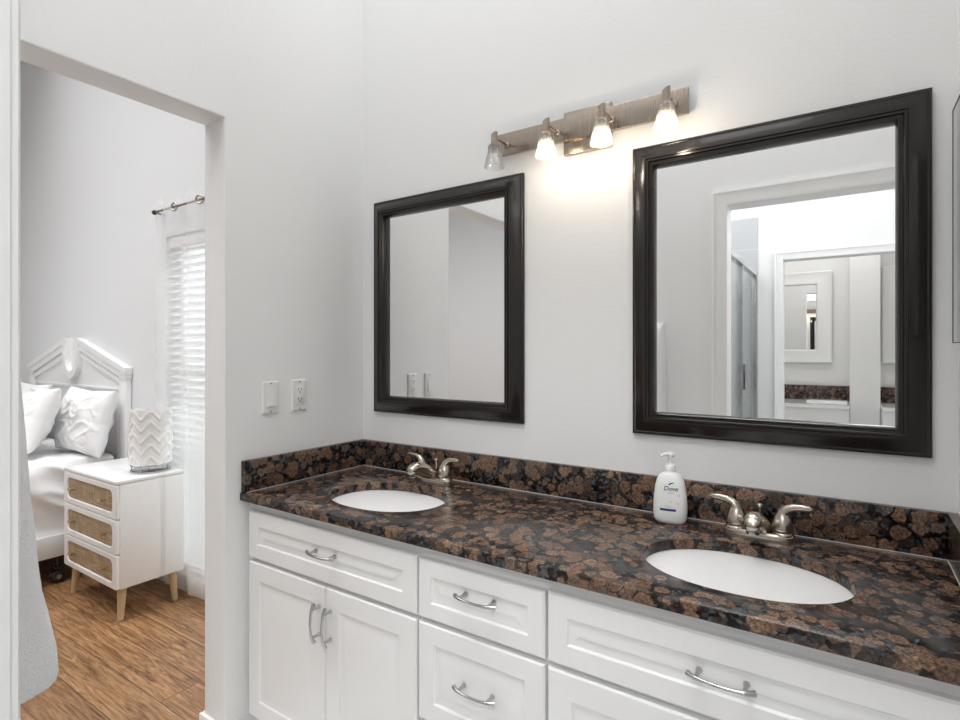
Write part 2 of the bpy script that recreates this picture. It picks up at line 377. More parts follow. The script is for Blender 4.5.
# casings
def casing(name, x0, x1, ztop, y, s, xr=None, w=.072):
    """door casing on plane y, facing s along y, left leg inner edge x0, head to x1"""
    prof = [(0, 0), (0, .022), (.010, .0225), (.018, .018), (.040, .014), (.058, .010), (.066, .010), (.072, .007), (.072, 0)]
    mb = MB(); rings = []
    for e, d in prof:   # e from outer edge inwards
        e *= w/.072
        xo = x0-w+e; zo = ztop+w-e
        path = [(xo, y+s*d, 0), (xo, y+s*d, zo)]
        path += [(x1+w-e, y+s*d, zo), (x1+w-e, y+s*d, 0)] if xr else [(x1, y+s*d, zo)]
        rings.append(path)
    mb.loft(rings, False, False, closed=False)
    return struct(name, mb, M['trim'])
casing('trim_1', DX0, DX1, DZ, WB, 1)
casing('trim_2', D2, 2.10, 1.997, Y2, 1, True, .058)
casing('trim_3', DX0, DX1, DZ, WB-WT, -1)
# jamb lining of the doorway the picture is taken from
mb = MB(); mb.box(DX0-.004, DX0+.001, WB-WT-.002, WB+.002, 0, DZ); mb.box(DX0+.001, DX1, WB-WT-.002, WB+.002, DZ-.001, DZ+.004)
struct('trim_4', mb, M['trim'])
def base(name, pts):
    mb = MB()
    for (x0, x1, y0, y1) in pts:
        mb.box(x0, x1, y0, y1, 0, .096, bev=.004)
    return struct(name, mb, M['trim'])
base('baseboard_bedroom', [(-4.7, -.12, YB-.012, YB+.001), (-.132, -.119, JY-.0, YB-.012)])
base('baseboard_left', [(-.132, .012, JY-.012, JY+.001), (-.001, .012, JY+.001, -.552)])
base('baseboard_door', [(.012, 1.06, WB-.001, WB+.012)])

# bedroom window
wf = MB()
for bx in ((WX0, WX0+.05, .04, .10, WZ0, WZ1), (WX1-.05, WX1, .04, .10, WZ0, WZ1), (WX0, WX1, .04, .10, WZ1-.05, WZ1), (WX0, WX1, .04, .10, WZ0, WZ0+.05), (WX0, WX1, .05, .09, 1.17, 1.21)):
    wf.box(*bx)
wo = struct('window_1', wf, M['trim'])
MB().box(WX0+.04, WX1-.04, .068, .072, WZ0+.04, WZ1-.04).build('pane', M['glass'], wo)
MB().box(WX0, WX1, YB, .04, WZ0, WZ0+.012, bev=.003).build('window_sill', M['trim'], wo)

# ------------------------------------------------------------------ countertop
D = .5496; TH = .0255; CT = .83
def ellipse(cx, cy, rx, ry, n=64, p=2.15):
    out = []
    for j in range(n):
        a = 2*PI*j/n; c, s = math.cos(a), math.sin(a)
        out.append((cx+rx*math.copysign(abs(c)**(2/p), c), cy+ry*math.copysign(abs(s)**(2/p), s)))
    return out
SINKS = [(.432, -.312), (1.458, -.312)]; SRX, SRY = .203, .150
def slab():
    """worktop with two oval cut-outs"""
    bm = bmesh.new()
    x0, x1, y0, y1 = .001, XR-.001, -D, -.001
    xs = [x0, (SINKS[0][0]+SINKS[1][0])/2, x1]
    mb = MB(); n = 64
    for k, (cx, cy) in enumerate(SINKS):
        a, b = xs[k], xs[k+1]
        el = ellipse(cx, cy, SRX, SRY, n)
        outer = []
        for (ex, ey) in el:
            dx, dy = ex-cx, ey-cy
            t = min(((b-cx)/dx if dx > 1e-9 else (a-cx)/dx if dx < -1e-9 else 1e9), ((y1-cy)/dy if dy > 1e-9 else (y0-cy)/dy if dy < -1e-9 else 1e9))
            outer.append([cx+dx*t, cy+dy*t])
        for (qx, qy) in ((a, y0), (a, y1), (b, y0), (b, y1)):
            i = min(range(n), key=lambda i: (outer[i][0]-qx)**2+(outer[i][1]-qy)**2); outer[i] = [qx, qy]
        rings = [[(x, y, CT-TH) for x, y in outer], [(x, y, CT) for x, y in outer], [(x, y, CT) for x, y in el], [(x, y, CT-TH) for x, y in el], [(x, y, CT-TH) for x, y in outer]]
        # outer rim only where it is a real edge: keep walls, they meet back to back inside the slab
        mb.loft(rings[1:4], False, False)
        for j in range(n):
            k2 = (j+1) % n
            p, q = outer[j], outer[k2]
            inner_x = xs[1]
            if abs(p[0]-inner_x) < 1e-6 and abs(q[0]-inner_x) < 1e-6: continue
            mb.add([(p[0], p[1], CT-TH), (q[0], q[1], CT-TH), (q[0], q[1], CT), (p[0], p[1], CT)], [(0, 1, 2, 3)])
        mb.loft([rings[3], rings[4]], False, False)
    return mb
ct = thing('countertop', 'long brown and black granite vanity countertop with backsplash and two oval sink cutouts', 'countertop', (.92, -.27, CT-TH))
mb = slab()
o = mb.build('slab', M['granite'], ct)
bm = bmesh.new(); bm.from_mesh(o.data); bmesh.ops.remove_doubles(bm, verts=bm.verts[:], dist=1e-5); bmesh.ops.recalc_face_normals(bm, faces=bm.faces[:])
ed = [e for e in bm.edges if len(e.link_faces) == 2 and all(abs(v.co.z-TH) < 1e-5 and abs(v.co.y+D+.27-.54+.0) < 1e9 for v in e.verts) and abs(e.link_faces[0].normal.dot(e.link_faces[1].normal)) < .3]
bmesh.ops.bevel(bm, geom=ed, offset=.003, segments=2, profile=.5, affect='EDGES'); bm.to_mesh(o.data); bm.free()
for p in o.data.polygons: p.use_smooth = True
o.data.set_sharp_from_angle(angle=R(40))
BS = .102
MB().box(.0015, XR-.0015, -.0205, -.001, CT, CT+BS, bev=.0015).build('backsplash', M['granite'], ct)
MB().box(.0015, .0215, -D+.004, -.0208, CT, CT+BS, bev=.0015).build('side_splash', M['granite'], ct)
MB().box(XR-.0215, XR-.0015, -D+.004, -.0208, CT, CT+BS, bev=.0015).build('side_splash', M['granite'], ct)
cs = MB().box(.022, XR-.022, -.0217, -.0205, CT, CT+.0008); cs.box(.0215, .0224, -D+.01, -.02, CT, CT+.0008)
cs.box(XR-.0224, XR-.0215, -D+.01, -.02, CT, CT+.0008)
cs.build('caulk_joint', M['plastic'], ct)

# sinks
def make_sink(cx, cy, label):
    t = thing('undermount_sink', label, 'sink', (cx, cy, CT-TH-.14))
    mb = MB(); rings = []
    for f, z in ((1.10, -.001), (1.012, -.0015), (1.0, -.006), (.985, -.03), (.95, -.065), (.86, -.105), (.65, -.128), (.35, -.137), (.11, -.140)):
        rings.append([(x, y, CT-TH+z) for x, y in ellipse(cx, cy, SRX*f, SRY*f, 48)])
    for f, z in ((.11, -.149), (.66, -.138), (.88, -.112), (.97, -.068), (1.02, -.01), (1.10, -.008)):
        rings.append([(x, y, CT-TH+z) for x, y in ellipse(cx, cy, SRX*f, SRY*f, 48)])
    mb.loft(rings, False, False); mb.build('basin', M['ceramic'], t, smooth=60)
    MB().lathe([(.0, .0), (.028, 0), (.028, .003), (.023, .005), (.019, .003), (.017, .006), (0.001, .008)], (cx, cy, CT-TH-.1415), n=24, cap0=False).build('drain', M['chrome'], t)
    return t
s1 = make_sink(*SINKS[0], 'white oval undermount sink on the left, nearer the switch and outlet wall')
s2 = copy_thing(s1, (SINKS[1][0]-SINKS[0][0], 0, 0), 'white oval undermount sink on the right, in front of the soap bottle and big mirror')

# ------------------------------------------------------------------ faucets
def make_faucet(cx, cy, label):
    t = thing('centerset_faucet', label, 'faucet', (cx, cy, CT))
    z = CT
    mb = MB(); rings = []
    for k, h in ((1.0, 0), (1.0, .013), (.97, .018), (.88, .0215), (.7, .0225)):
        rings.append([(x, y, z+h) for x, y in ellipse(cx, cy, .079*(1-(1-k)*.4), .027*k, 40, 2.8)])
    mb.loft(rings); mb.build('base_plate', M['nickel_dark'], t)
    # spout: broad root at the plate, rising forward to a drooping nose
    spm = MB(); rr = []
    for dy, zt, zb, hw in ((.016, .030, .016, .024), (.010, .040, .015, .029), (-.008, .054, .015, .029), (-.030, .068, .018, .0255), (-.055, .079, .027, .0215), (-.080, .0850, .039, .0195), (-.100, .0855, .047, .0190), (-.114, .081, .049, .0175), (-.123, .074, .050, .0140), (-.128, .066, .054, .0075)):
        rr.append([(cx+a, cy+dy, z+(zt+zb)/2+c_) for a, c_ in ellipse(0, 0, hw, (zt-zb)/2, 24, 2.3)])
    spm.loft(rr); spm.build('spout', M['nickel_dark'], t, smooth=60)
    MB().lathe([(.0125, 0), (.0140, .002), (.0140, .008), (.012, .010)], (cx, cy-.107, z+.0395), n=20).build('aerator', M['chrome'], t)
    lr = MB(); lr.tube([(cx, cy+.019, z+.015), (cx, cy+.019, z+.072)], .0028, 8); lr.lathe([(.0025, 0), (.0065, .003), (.0065, .008), (.003, .011)], (cx, cy+.019, z+.070), n=12)
    lr.build('lift_rod', M['nickel_dark'], t)
    for s in (-1, 1):
        hx = cx+s*.051
        h = MB()
        h.lathe([(.0245, .018), (.0245, .024), (.0225, .0255), (.0240, .028), (.0238, .035), (.0218, .047), (.0182, .059), (.0130, .069)], (hx, cy, z), n=24)
        pth = [(hx, cy, z+.060), (hx+s*.003, cy, z+.072), (hx+s*.011, cy-.001, z+.081), (hx+s*.024, cy-.002, z+.0865), (hx+s*.040, cy-.003, z+.0885), (hx+s*.055, cy-.004, z+.0885), (hx+s*.0615, cy-.004, z+.0880)]
        h.tube(pth, [.0142, .0125, .0105, .0090, .0080, .0070, .0035], 14, squash=[1, .95, .8, .62, .5, .45, .5])
        h.build('handle', M['nickel_dark'], t, smooth=60)
    return t
f1 = make_faucet(.440, -.093, 'brushed nickel two handle faucet behind the left sink')
f2 = copy_thing(f1, (1.466-.440, 0, 0), 'brushed nickel two handle faucet beside the soap bottle behind the right sink')

# ------------------------------------------------------------------ cabinets
def front(rect, th, fw, ybase):
    """raised panel front, facing -y"""
    mb = MB()
    prof = [(0, 0), (0, th-.004), (.004, th), (fw, th), (fw+.004, th-.0045), (fw+.010, th-.0052), (fw+.030, th-.001), (fw+.033, th-.0005)]
    loops(mb, rect, prof, lambda u, w, d: (u, ybase-d, w), -1)
    x0, x1, z0, z1 = rect
    mb.add([(x0, ybase, z0), (x1, ybase, z0), (x1, ybase, z1), (x0, ybase, z1)], [(0, 1, 2, 3)])
    return mb
def pull(c, horizontal=True):
    """bow pull with turned-up ends"""
    mb = MB(); L2 = .056; path = []; rad = []
    for i in range(17):
        t = -1+i/8; so_ = .024+.010*(1-t*t) - (.0 if abs(t) < .8 else (abs(t)-.8)*.02)
        path.append((t*L2, so_)); rad.append(.0034+.0026*abs(t)**3)
    def mp(a, d): return (c[0]+a, c[1]-d, c[2]) if horizontal else (c[0], c[1]-d, c[2]+a)
    mb.tube([mp(a, d) for a, d in path], rad, 10)
    for s in (-1, 1):
        mb.tube([mp(s*.040, -.001), mp(s*.040, .010), mp(s*.040, .026)], [.0065, .0042, .0040], 10)
    return mb
FY = -.516; FT = .019; HY = FY-FT-.0005
def body(t, x0, x1):
    mb = MB().box(x0, x1, FY, -.002, .10, CT-TH-.0008); mb.box(x0, x1, -.44, -.002, 0, .10)
    mb.build('cabinet_body', M['cab'], t)
def add_front(t, name, rect, fw, pulls):
    p = front(rect, FT, fw, FY-.0003).build(name, M['cab'], t)
    for c, hz in pulls: pull(c, hz).build('handle', M['chrome'], p, smooth=60)
ZT0, ZT1 = .622, .773; ZD1 = .610; ZD0 = .108
c1 = thing('sink_cabinet', 'white raised panel sink cabinet on the left, against the switch wall, with two doors', 'cabinet', (.373, -.26, 0))
body(c1, .003, .7415)
add_front(c1, 'drawer_front', (.026, .7385, ZT0, ZT1), .046, [((.3955, HY+.002, .7065), True)])
add_front(c1, 'door', (.026, .3945, ZD0, ZD1), .056, [((.372, HY+.001, .509), False)])
add_front(c1, 'door', (.3975, .7385, ZD0, ZD1), .056, [((.421, HY+.001, .5075), False)])
MB().box(.016, .0256, FY-.007, FY-.0005, .215, .255, bev=.001).build('hinge', M['chrome'], c1)
c2 = thing('drawer_cabinet', 'narrow white drawer cabinet between the two sink cabinets', 'cabinet', (.9235, -.26, 0))
body(c2, .7425, 1.1045)
add_front(c2, 'drawer', (.746, 1.1015, ZT0, ZT1-.004), .040, [((.9315, HY+.002, .7125), True)])
add_front(c2, 'drawer', (.746, 1.1015, .366, ZD1), .048, [((.9285, HY+.002, .495), True)])
add_front(c2, 'drawer', (.746, 1.1015, ZD0, .354), .048, [((.9285, HY+.002, .236), True)])
c3 = thing('sink_cabinet', 'white raised panel sink cabinet on the right, below the right sink', 'cabinet', (1.478, -.26, 0))
body(c3, 1.1055, XR-.002)
add_front(c3, 'drawer_front', (1.109, 1.835, ZT0, ZT1), .046, [((1.459, HY+.002, .7025), True)])
add_front(c3, 'door', (1.109, 1.4705, ZD0, ZD1), .056, [((1.445, HY+.001, .509), False)])
add_front(c3, 'door', (1.4735, 1.835, ZD0, ZD1), .056, [((1.499, HY+.001, .509), False)])

# ------------------------------------------------------------------ wall mirrors
def make_mirror(x0, x1, z0, z1, label):
    t = thing('wall_mirror', label, 'mirror', ((x0+x1)/2, 0, z0))
    prof = [(0, .001), (0, .013), (.0025, .0160), (.0065, .0165), (.0085, .0150), (.0125, .0175), (.020, .0235), (.029, .0295), (.037, .0330), (.0415, .0335),
            (.0425, .0300), (.0445, .0300), (.0455, .0340), (.0490, .0345), (.0505, .0320), (.0520, .0290), (.0550, .0285), (.0565, .0300), (.0595, .0295), (.0615, .0250), (.0635, .0085), (.0635, .001)]
    prof = [(i*1.05, d) for i, d in prof]
    mb = MB(); loops(mb, (x0, x1, z0, z1), prof, lambda u, w, d: (u, -d, w), -1, cap=False)
    mb.build('mirror_frame', M['frame'], t, smooth=50)
    i = .0664; g = MB()
    loops(g, (x0+i, x1-i, z0+i, z1-i), [(0, .0045), (0, .0075), (.017, .0075)], lambda u, w, d: (u, -d, w), -1)
    g.add([(x0+i, -.0045, z0+i), (x1-i, -.0045, z0+i), (x1-i, -.0045, z1-i), (x0+i, -.0045, z1-i)], [(0, 1, 2, 3)])
    g.build('mirror_glass', M['mirror'], t, smooth=0)
    return t
MZ0, MZ1 = CT+.2195, CT+1.0525
m1 = make_mirror(.0735, .7555, MZ0, MZ1, 'black framed wall mirror on the left, above the left sink, reflecting switch and outlet')
m2 = copy_thing(m1, (1.1240-.0735, 0, .001), 'black framed wall mirror on the right, above the soap bottle, reflecting a doorway and shower')

# mirrored cabinet on the right wall
t = thing('medicine_cabinet', 'thin edged mirrored wall cabinet on the right wall at the picture edge', 'cabinet', (XR, -.30, 1.309))
MB().box(XR-.016, XR-.0005, -.55, -.085, 1.312, 1.795).build('cabinet_body', M['cab'], t)
g = MB().box(XR-.0205, XR-.0165, -.5528, -.0822, 1.3092, 1.7978); g.build('mirror_door', M['mirror'], t)
e = MB()
for bx in ((-.0822, -.0808, 1.3078, 1.7992), (-.5542, -.5528, 1.3078, 1.7992), (-.5528, -.0822, 1.7978, 1.7992), (-.5528, -.0822, 1.3078, 1.3092)):
    e.box(XR-.0215, XR-.0160, *bx)
e.build('door_edge', M['outline'], t)

# ------------------------------------------------------------------ vanity light
LZ = 1.983; vl = thing('vanity_light', 'brushed nickel four lamp vanity light bar above the two mirrors, leftmost lamp unlit', 'light', (.977, 0, LZ))
MB().box(.905, 1.060, -.020, -.001, LZ-.076, LZ+.057, bev=.003).build('back_plate', M['nickel'], vl)
MB().box(.668, 1.286, -.036, -.0205, LZ-.038, LZ+.034, bev=.002).build('light_bar', M['nickel'], vl)
MB().lathe([(.0075, 0), (.0075, -.002), (.004, -.008), (.001, -.0095)], (1.000, -.0200, LZ-.060), axis='y', n=16, cap0=False).build('finial', M['brass'], vl)
for i, lx in enumerate((.708, .893, 1.068, 1.248)):
    ly = -.115
    arm = MB()
    arm.tube([(lx, -.034, LZ-.008), (lx, -.070, LZ-.006), (lx, -.100, LZ-.008), (lx, ly, LZ-.006)], .0042, 10)
    arm.lathe([(.011, 0), (.011, -.004), (.006, -.008)], (lx, -.036, LZ-.008), axis='y', n=16)
    ao = arm.build('lamp_arm', M['nickel'], vl, smooth=60)
    sc = MB(); n = 20; rings = []
    for h in (-.072, -.012):
        rings.append([(lx+0.0108*math.cos(2*PI*j/n), ly+0.0108*math.sin(2*PI*j/n), LZ+.012+h) for j in range(n)])
    rings.append([(lx+0.0108*math.cos(2*PI*j/n), ly+0.0108*math.sin(2*PI*j/n), LZ+.004+.006*math.cos(2*PI*j/n)) for j in range(n)])
    sc.loft(rings)
    sc.lathe([(.0130, -.030), (.0175, -.033), (.0175, -.036), (.013, -.038)], (lx, ly, LZ), n=20)
    for a in (0.3, 2.4, 4.5):
        sc.tube([(lx+.0185*math.cos(a), ly+.0185*math.sin(a), LZ-.058), (lx+.0165*math.cos(a), ly+.0165*math.sin(a), LZ-.030)], .0016, 6)
    sc.build('lamp_socket', M['nickel'], ao)
    sh = MB(); pr = [(.0195, -.032), (.0205, -.040), (.0205, -.052), (.0225, -.060), (.0262, -.072), (.0295, -.086), (.0318, -.098), (.0330, -.104)]
    rings = []; ns = 40
    for side in (0, 1):
        for r, h in (pr if side == 0 else pr[::-1]):
            rings.append([((lx+(r-side*.0025+.0004*math.cos(20*2*PI*j/ns))*math.cos(2*PI*j/ns)), (ly+(r-side*.0025+.0004*math.cos(20*2*PI*j/ns))*math.sin(2*PI*j/ns)), LZ+h) for j in range(ns)])
    sh.loft(rings, False, False); sh.build('glass_shade', M['shade_glass'], ao, smooth=70)
    lit = i > 0
    MB().lathe([(.0045, -.052), (.0075, -.058), (.0105, -.068), (.0110, -.076), (.0085, -.085), (.003, -.089)], (lx, ly, LZ), n=16).build('bulb', M['bulb'] if lit else M['bulb_off'], ao, smooth=60)
    if lit:
        l = bpy.data.lights.new('vanity_lamp', 'POINT'); l.energy = .48; l.color = (1, .85, .68); l.shadow_soft_size = .012
        lo = bpy.data.objects.new('vanity_lamp', l); COL.objects.link(lo); lo.location = (lx, ly, LZ-.104)

# ------------------------------------------------------------------ soap bottle
bx_, by_ = 1.2515, -.088
sb = thing('soap_dispenser', 'white pump bottle of hand soap standing on the granite by the right faucet', 'bottle', (bx_, by_, CT))
def sup(hw, hd, z, n=40, p=2.6):
    return [(bx_+x, by_+y, CT+z) for x, y in ellipse(0, 0, hw, hd, n, p)]
mb = MB(); mb.loft([sup(*q) for q in ((.030, .016, 0), (.037, .021, .003), (.0415, .0235, .012), (.0435, .0245, .030), (.0435, .0245, .050), (.0420, .0240, .075), (.0385, .0230, .100), (.0340, .0210, .117), (.0275, .0185, .128), (.0200, .0160, .1335), (.0135, .0135, .1365), (.0125, .0125, .1400))])
mb.build('bottle_body', M['bottle'], sb, smooth=60)
MB().lathe([(.0125, .139), (.0145, .1395), (.0145, .153), (.0125, .156), (.007, .158), (.0065, .165)], (bx_, by_, CT), n=28).build('pump_collar', M['bottle'], sb)
pm = MB(); pm.lathe([(.0045, .164), (.0045, .176), (.0095, .177), (.0105, .181), (.0100, .187), (.0070, .1895), (.001, .190)], (bx_, by_, CT), n=20)
pm.tube([(bx_-.002, by_-.002, CT+.184), (bx_-.012, by_-.012, CT+.185), (bx_-.018, by_-.016, CT+.1835), (bx_-.0215, by_-.019, CT+.1795)], [.0068, .006, .005, .0042], 12, squash=[.7, .7, .7, .8])
pm.build('pump_head', M['bottle'], sb, smooth=60)
def surf_y(x, z):
    """front of the bottle at height z"""
    prof = [(.012, .0415, .0235), (.030, .0435, .0245), (.050, .0435, .0245), (.075, .042, .024), (.100, .0385, .023), (.117, .034, .021)]
    for (a, w0, d0), (b, w1, d1) in zip(prof, prof[1:]):
        if z <= b or b == .117:
            k = (z-a)/(b-a); w = w0+(w1-w0)*k; d = d0+(d1-d0)*k; break
    return by_-d*max(0, 1-abs(x/w)**2.6)**(1/2.6)-.0004
def wrapflat(polys, name, mat):
    mb = MB()
    for poly in polys:
        mb.add([(bx_+x, surf_y(x, z), CT+z) for x, z in poly], [tuple(range(len(poly)))])
    return mb.build(name, mat, sb, smooth=0)
def textmesh(body_, size, cx, cz, name, mat, shear=0):
    cu = bpy.data.curves.new('text', 'FONT'); cu.body = body_; cu.size = size; cu.align_x = 'CENTER'; cu.shear = shear; cu.offset = size*.012
    to = bpy.data.objects.new('text', cu); COL.objects.link(to)
    dg = bpy.context.evaluated_depsgraph_get(); me = bpy.data.meshes.new_from_object(to.evaluated_get(dg))
    bpy.data.objects.remove(to); mb = MB()
    mb.add([(bx_+cx+v.co.x, surf_y(cx+v.co.x, cz+v.co.y), CT+cz+v.co.y) for v in me.vertices], [tuple(p.vertices) for p in me.polygons])
    bpy.data.meshes.remove(me)
    return mb.build(name, mat, sb, smooth=0)
textmesh('Dove', .0165, .003, .0905, 'lettering', M['text_dark'], .22)
# bird-like mark: two leaf shapes
def leaf(cx, cz, ln, wd, ang, n=9):
    up = [(ln*(i/n-.5), wd*math.sin(PI*i/n)) for i in range(n+1)]; lo_ = [(ln*(i/n-.5), -wd*.35*math.sin(PI*i/n)) for i in range(n-1, 0, -1)]
    c, s = math.cos(ang), math.sin(ang)
    return [(cx+a*c-b*s, cz+a*s+b*c) for a, b in up+lo_]
wrapflat([leaf(.002, .1075, .013, .0028, .55), leaf(.007, .1100, .010, .0022, .15)], 'bird_emblem', M['text_dark'])
bars = []
for (cx, cz, w, h) in ((.003, .0860, .019, .0010), (.003, .0835, .014, .0008), (-.004, .0500, .018, .0008), (-.002, .0470, .012, .0008), (.004, .0610, .003, .003), (.022, .0560, .006, .0008), (.020, .0590, .006, .0008)):
    bars.append([(cx-w/2, cz-h/2), (cx, cz-h/2), (cx+w/2, cz-h/2), (cx+w/2, cz+h/2), (cx, cz+h/2), (cx-w/2, cz+h/2)])
ringo = [[(.0235+r*math.cos(2*PI*(j+e)/14), .0790+r*math.sin(2*PI*(j+e)/14)) for r, e in ((.0022, 0), (.0031, 0), (.0031, 1), (.0022, 1))] for j in range(14)]
wrapflat(bars+ringo, 'fine_print', M['text_grey'])
nb = [[(-.024+.0045*i, .0365), (-.024+.0045*(i+1), .0365), (-.024+.0045*(i+1), .0425), (-.024+.0045*i, .0425)] for i in range(9)]
wrapflat(nb, 'navy_label', M['navy'])
sb.rotation_euler = (0, 0, R(9))

# ------------------------------------------------------------------ switch and outlet on the left wall (x = 0, facing +x)
def plate(t, yc, zc, w=.064, h=.112):
    mb = MB(); loops(mb, (yc-w/2, yc+w/2, zc-h/2, zc+h/2), [(0, .0005), (0, .003), (.004, .0065), (.013, .0068)], lambda u, v, d: (d, u, v), 1)
    mb.build('cover_plate', M['plastic'], t)
    for s in (-1, 1):
        MB().lathe([(.0028, .0066), (.0028, .0078), (.001, .0080)], (0, yc, zc+s*.048), axis='x', n=12).build('screw', M['nickel'], t)
t = thing('light_switch', 'white rocker light switch plate on the left wall, nearer the doorway', 'switch', (0, -.4375, 1.077))
plate(t, -.4375, 1.132)
MB().box(.0066, .0075, -.4375-.0165, -.4375+.0165, 1.132-.0335, 1.132+.0335).build('switch_surround', M['trim'], t)
mb = MB(); ys = (-.4375-.015, -.4375+.015)
mb.add([(.0076, ys[0], 1.100), (.0076, ys[1], 1.100), (.0076, ys[1], 1.164), (.0076, ys[0], 1.164), (.0125, ys[0], 1.1015), (.0125, ys[1], 1.1015), (.0085, ys[1], 1.163), (.0085, ys[0], 1.163)],
       [(0, 1, 2, 3), (4, 5, 6, 7), (0, 1, 5, 4), (1, 2, 6, 5), (2, 3, 7, 6), (3, 0, 4, 7)])
mb.build('rocker', M['plastic'], t)
t = thing('wall_outlet', 'white double outlet plate on the left wall, nearer the corner', 'outlet', (0, -.3185, 1.077))
plate(t, -.3185, 1.133)
MB().box(.0066, .0085, -.3185-.0165, -.3185+.0165, 1.133-.0335, 1.133+.0335, bev=.0008).build('receptacle', M['plastic'], t)
sl = MB()
for dz in (.017, -.017):
    for dy, w, h in ((-.0063, .0024, .0088), (.0063, .0024, .0070)):
        sl.box(.0080, .0087, -.3185+dy-w/2, -.3185+dy+w/2, 1.137+dz-h/2, 1.137+dz+h/2)
    sl.lathe([(.0026, .0080), (.0026, .0087)], (0, -.3185, 1.1275+dz), axis='x', n=10)
sl.build('slots', M['slot'], t)

# ------------------------------------------------------------------ hand towel by the doorway
def towel():
    mb = MB(); rings = []
    prof = [(1.445, .012), (1.437, .035), (1.42, .065), (1.40, .085), (1.37, .097), (1.33, .102), (1.28, .104), (1.232, .107), (1.183, .110), (1.109, .115), (1.058, .120), (1.025, .123), (.983, .129), (.955, .135), (.928, .140), (.905, .145), (.890, .1455), (.880, .143), (.875, .135), (.872, .118), (.871, .08), (.870, .03)]
    n = 56; cx, hw = .748, .088
    for z, d in prof:
        ring = []
        wz = hw*(.82+.18*min(1, (1.44-z)/.25))
        for j in range(n):
            a = PI*j/(n-1)
            c, s = math.cos(a), math.sin(a)
            px = cx+wz*math.copysign(abs(c)**.40, c)
            py = d*abs(s)**.36*(1+.03*math.sin(7*a+z*3))
            px += .003*mn.noise(Vector((px*20, z*14, 1))); py += .0015*mn.noise(Vector((px*60, z*60, 5)))
            ring.append((min(px, .836), WB+.002+max(0, py), z))
        rings.append(ring)
    mb.loft(rings)
    return mb
o = towel().build('hand_towel', M['terry'], smooth=60)
o['label'] = 'thick white terry hand towel hanging on the wall beside the near door casing'; o['category'] = 'towel'

# ------------------------------------------------------------------ bedroom: bed
HX, HYF, HYB = -2.69, -.064, -.030
bed = thing('bed_frame', 'white bed frame with a pointed pediment headboard against the bedroom wall', 'bed', (HX, -1.0, 0))
HH = .770
def mir(pts): return pts
hb = MB()
# main panel, gabled
zs, zp = 1.150, 1.335
def prism(mb, poly, y0, y1):
    n = len(poly)
    mb.add([(x, y0, z) for x, z in poly]+[(x, y1, z) for x, z in poly], [tuple(range(n)), tuple(range(2*n-1, n-1, -1))]+[(i, (i+1) % n, n+(i+1) % n, n+i) for i in range(n)])
prism(hb, [(HX-HH+.05, .20), (HX+HH-.05, .20), (HX+HH-.05, zs-.02), (HX, zp), (HX-HH+.05, zs-.02)], -.046, HYB)
hb.build('headboard', M['bed_white'], bed)
for s in (-1, 1):
    po = MB()
    po.box(HX+s*HH-.075 if s > 0 else HX-HH, HX+HH if s > 0 else HX-HH+.075, HYF, HYB, .12, 1.115, bev=.003)
    x0, x1 = (HX+HH-.075, HX+HH) if s > 0 else (HX-HH, HX-HH+.075)
    for k, (e, a, b_) in enumerate(((.003, 1.115, 1.125), (.006, 1.125, 1.150), (.010, 1.150, 1.172), (.014, 1.172, 1.192))):
        po.box(x0-e*.5, x1+e, HYF-e*.6, HYB, a, b_, bev=.002)
    po.build('headboard_post', M['bed_white'], bed)
    # raking cornice, stepped
    ra = MB(); sl_ = (1.379-1.192)/(HH-.13)
    for (dz0, dz1, yy) in ((-.0, -.034, HYF-.010), (-.034, -.078, HYF-.003), (-.090, -.122, HYF+.006)):
        xa, xb = HX+s*.10, HX+s*(HH+.012 if dz0 == 0 else HH-.02)
        za = 1.379; zb = 1.379-sl_*(abs(xb-HX)-.13)
        prism(ra, [(xa, za+dz1), (xb, zb+dz1), (xb, zb+dz0), (xa, za+dz0)], yy, HYB)
    ra.build('raking_cornice', M['bed_white'], bed)
# inner border moulding
bo = MB()
for (e, w_, d_) in ((.095, .028, .010), (.135, .016, .006)):
    loops(bo, (HX-HH+e, HX+HH-e, .45, 1.10-e*.35), [(0, -.0005), (0, d_*.7), (w_*.35, d_), (w_*.7, d_*.6), (w_, .001), (w_, -.0005)], lambda u, v, d: (u, -.046-d, v), -1, cap=False)
bo.build('panel_moulding', M['bed_white'], bed)
# keystone with arched slot
def upath(hw, zt, zb, n=16):
    out = [(-hw, zt)]
    for i in range(n+1):
        a = PI+PI*i/n; out.append((hw*math.cos(a), zb+hw*1.15+hw*1.15*math.sin(a)))
    out.append((hw, zt)); return out
ks = MB(); A = upath(.125, 1.382, 1.105); B = upath(.078, 1.382, 1.155)
ks.loft([[(HX+x, HYF-.014, z) for x, z in A], [(HX+x, HYF-.014, z) for x, z in B]], False, False, closed=False)
ks.loft([[(HX+x, HYF-.014, z) for x, z in A], [(HX+x, HYB, z) for x, z in A]], False, False, closed=False)
ks.loft([[(HX+x, HYF-.014, z) for x, z in B], [(HX+x, HYB-.008, z) for x, z in B]], False, False, closed=False)
ks.add([(HX+x, HYB-.008, z) for x, z in B], [tuple(range(len(B)))])
for s in (-1, 1): ks.add([(HX+s*.125, HYF-.014, 1.382), (HX+s*.078, HYF-.014, 1.382), (HX+s*.078, HYB, 1.382), (HX+s*.125, HYB, 1.382)], [(0, 1, 2, 3)])
ks.build('keystone', M['bed_white'], bed)
for s in (-1, 1):
    xr_ = HX+s*.70
    MB().box(xr_-.015, xr_+.015, -2.1, -.088, .155, .275, bev=.003).build('side_rail', M['bed_white'], bed)
MB().box(HX-.72, HX+.72, -2.14, -2.1, .10, .45, bev=.004).build('footboard', M['bed_white'], bed)
MB().box(HX-.68, HX+.68, -2.1, -.09, .20, .262).build('slat_base', M['bed_white'], bed)
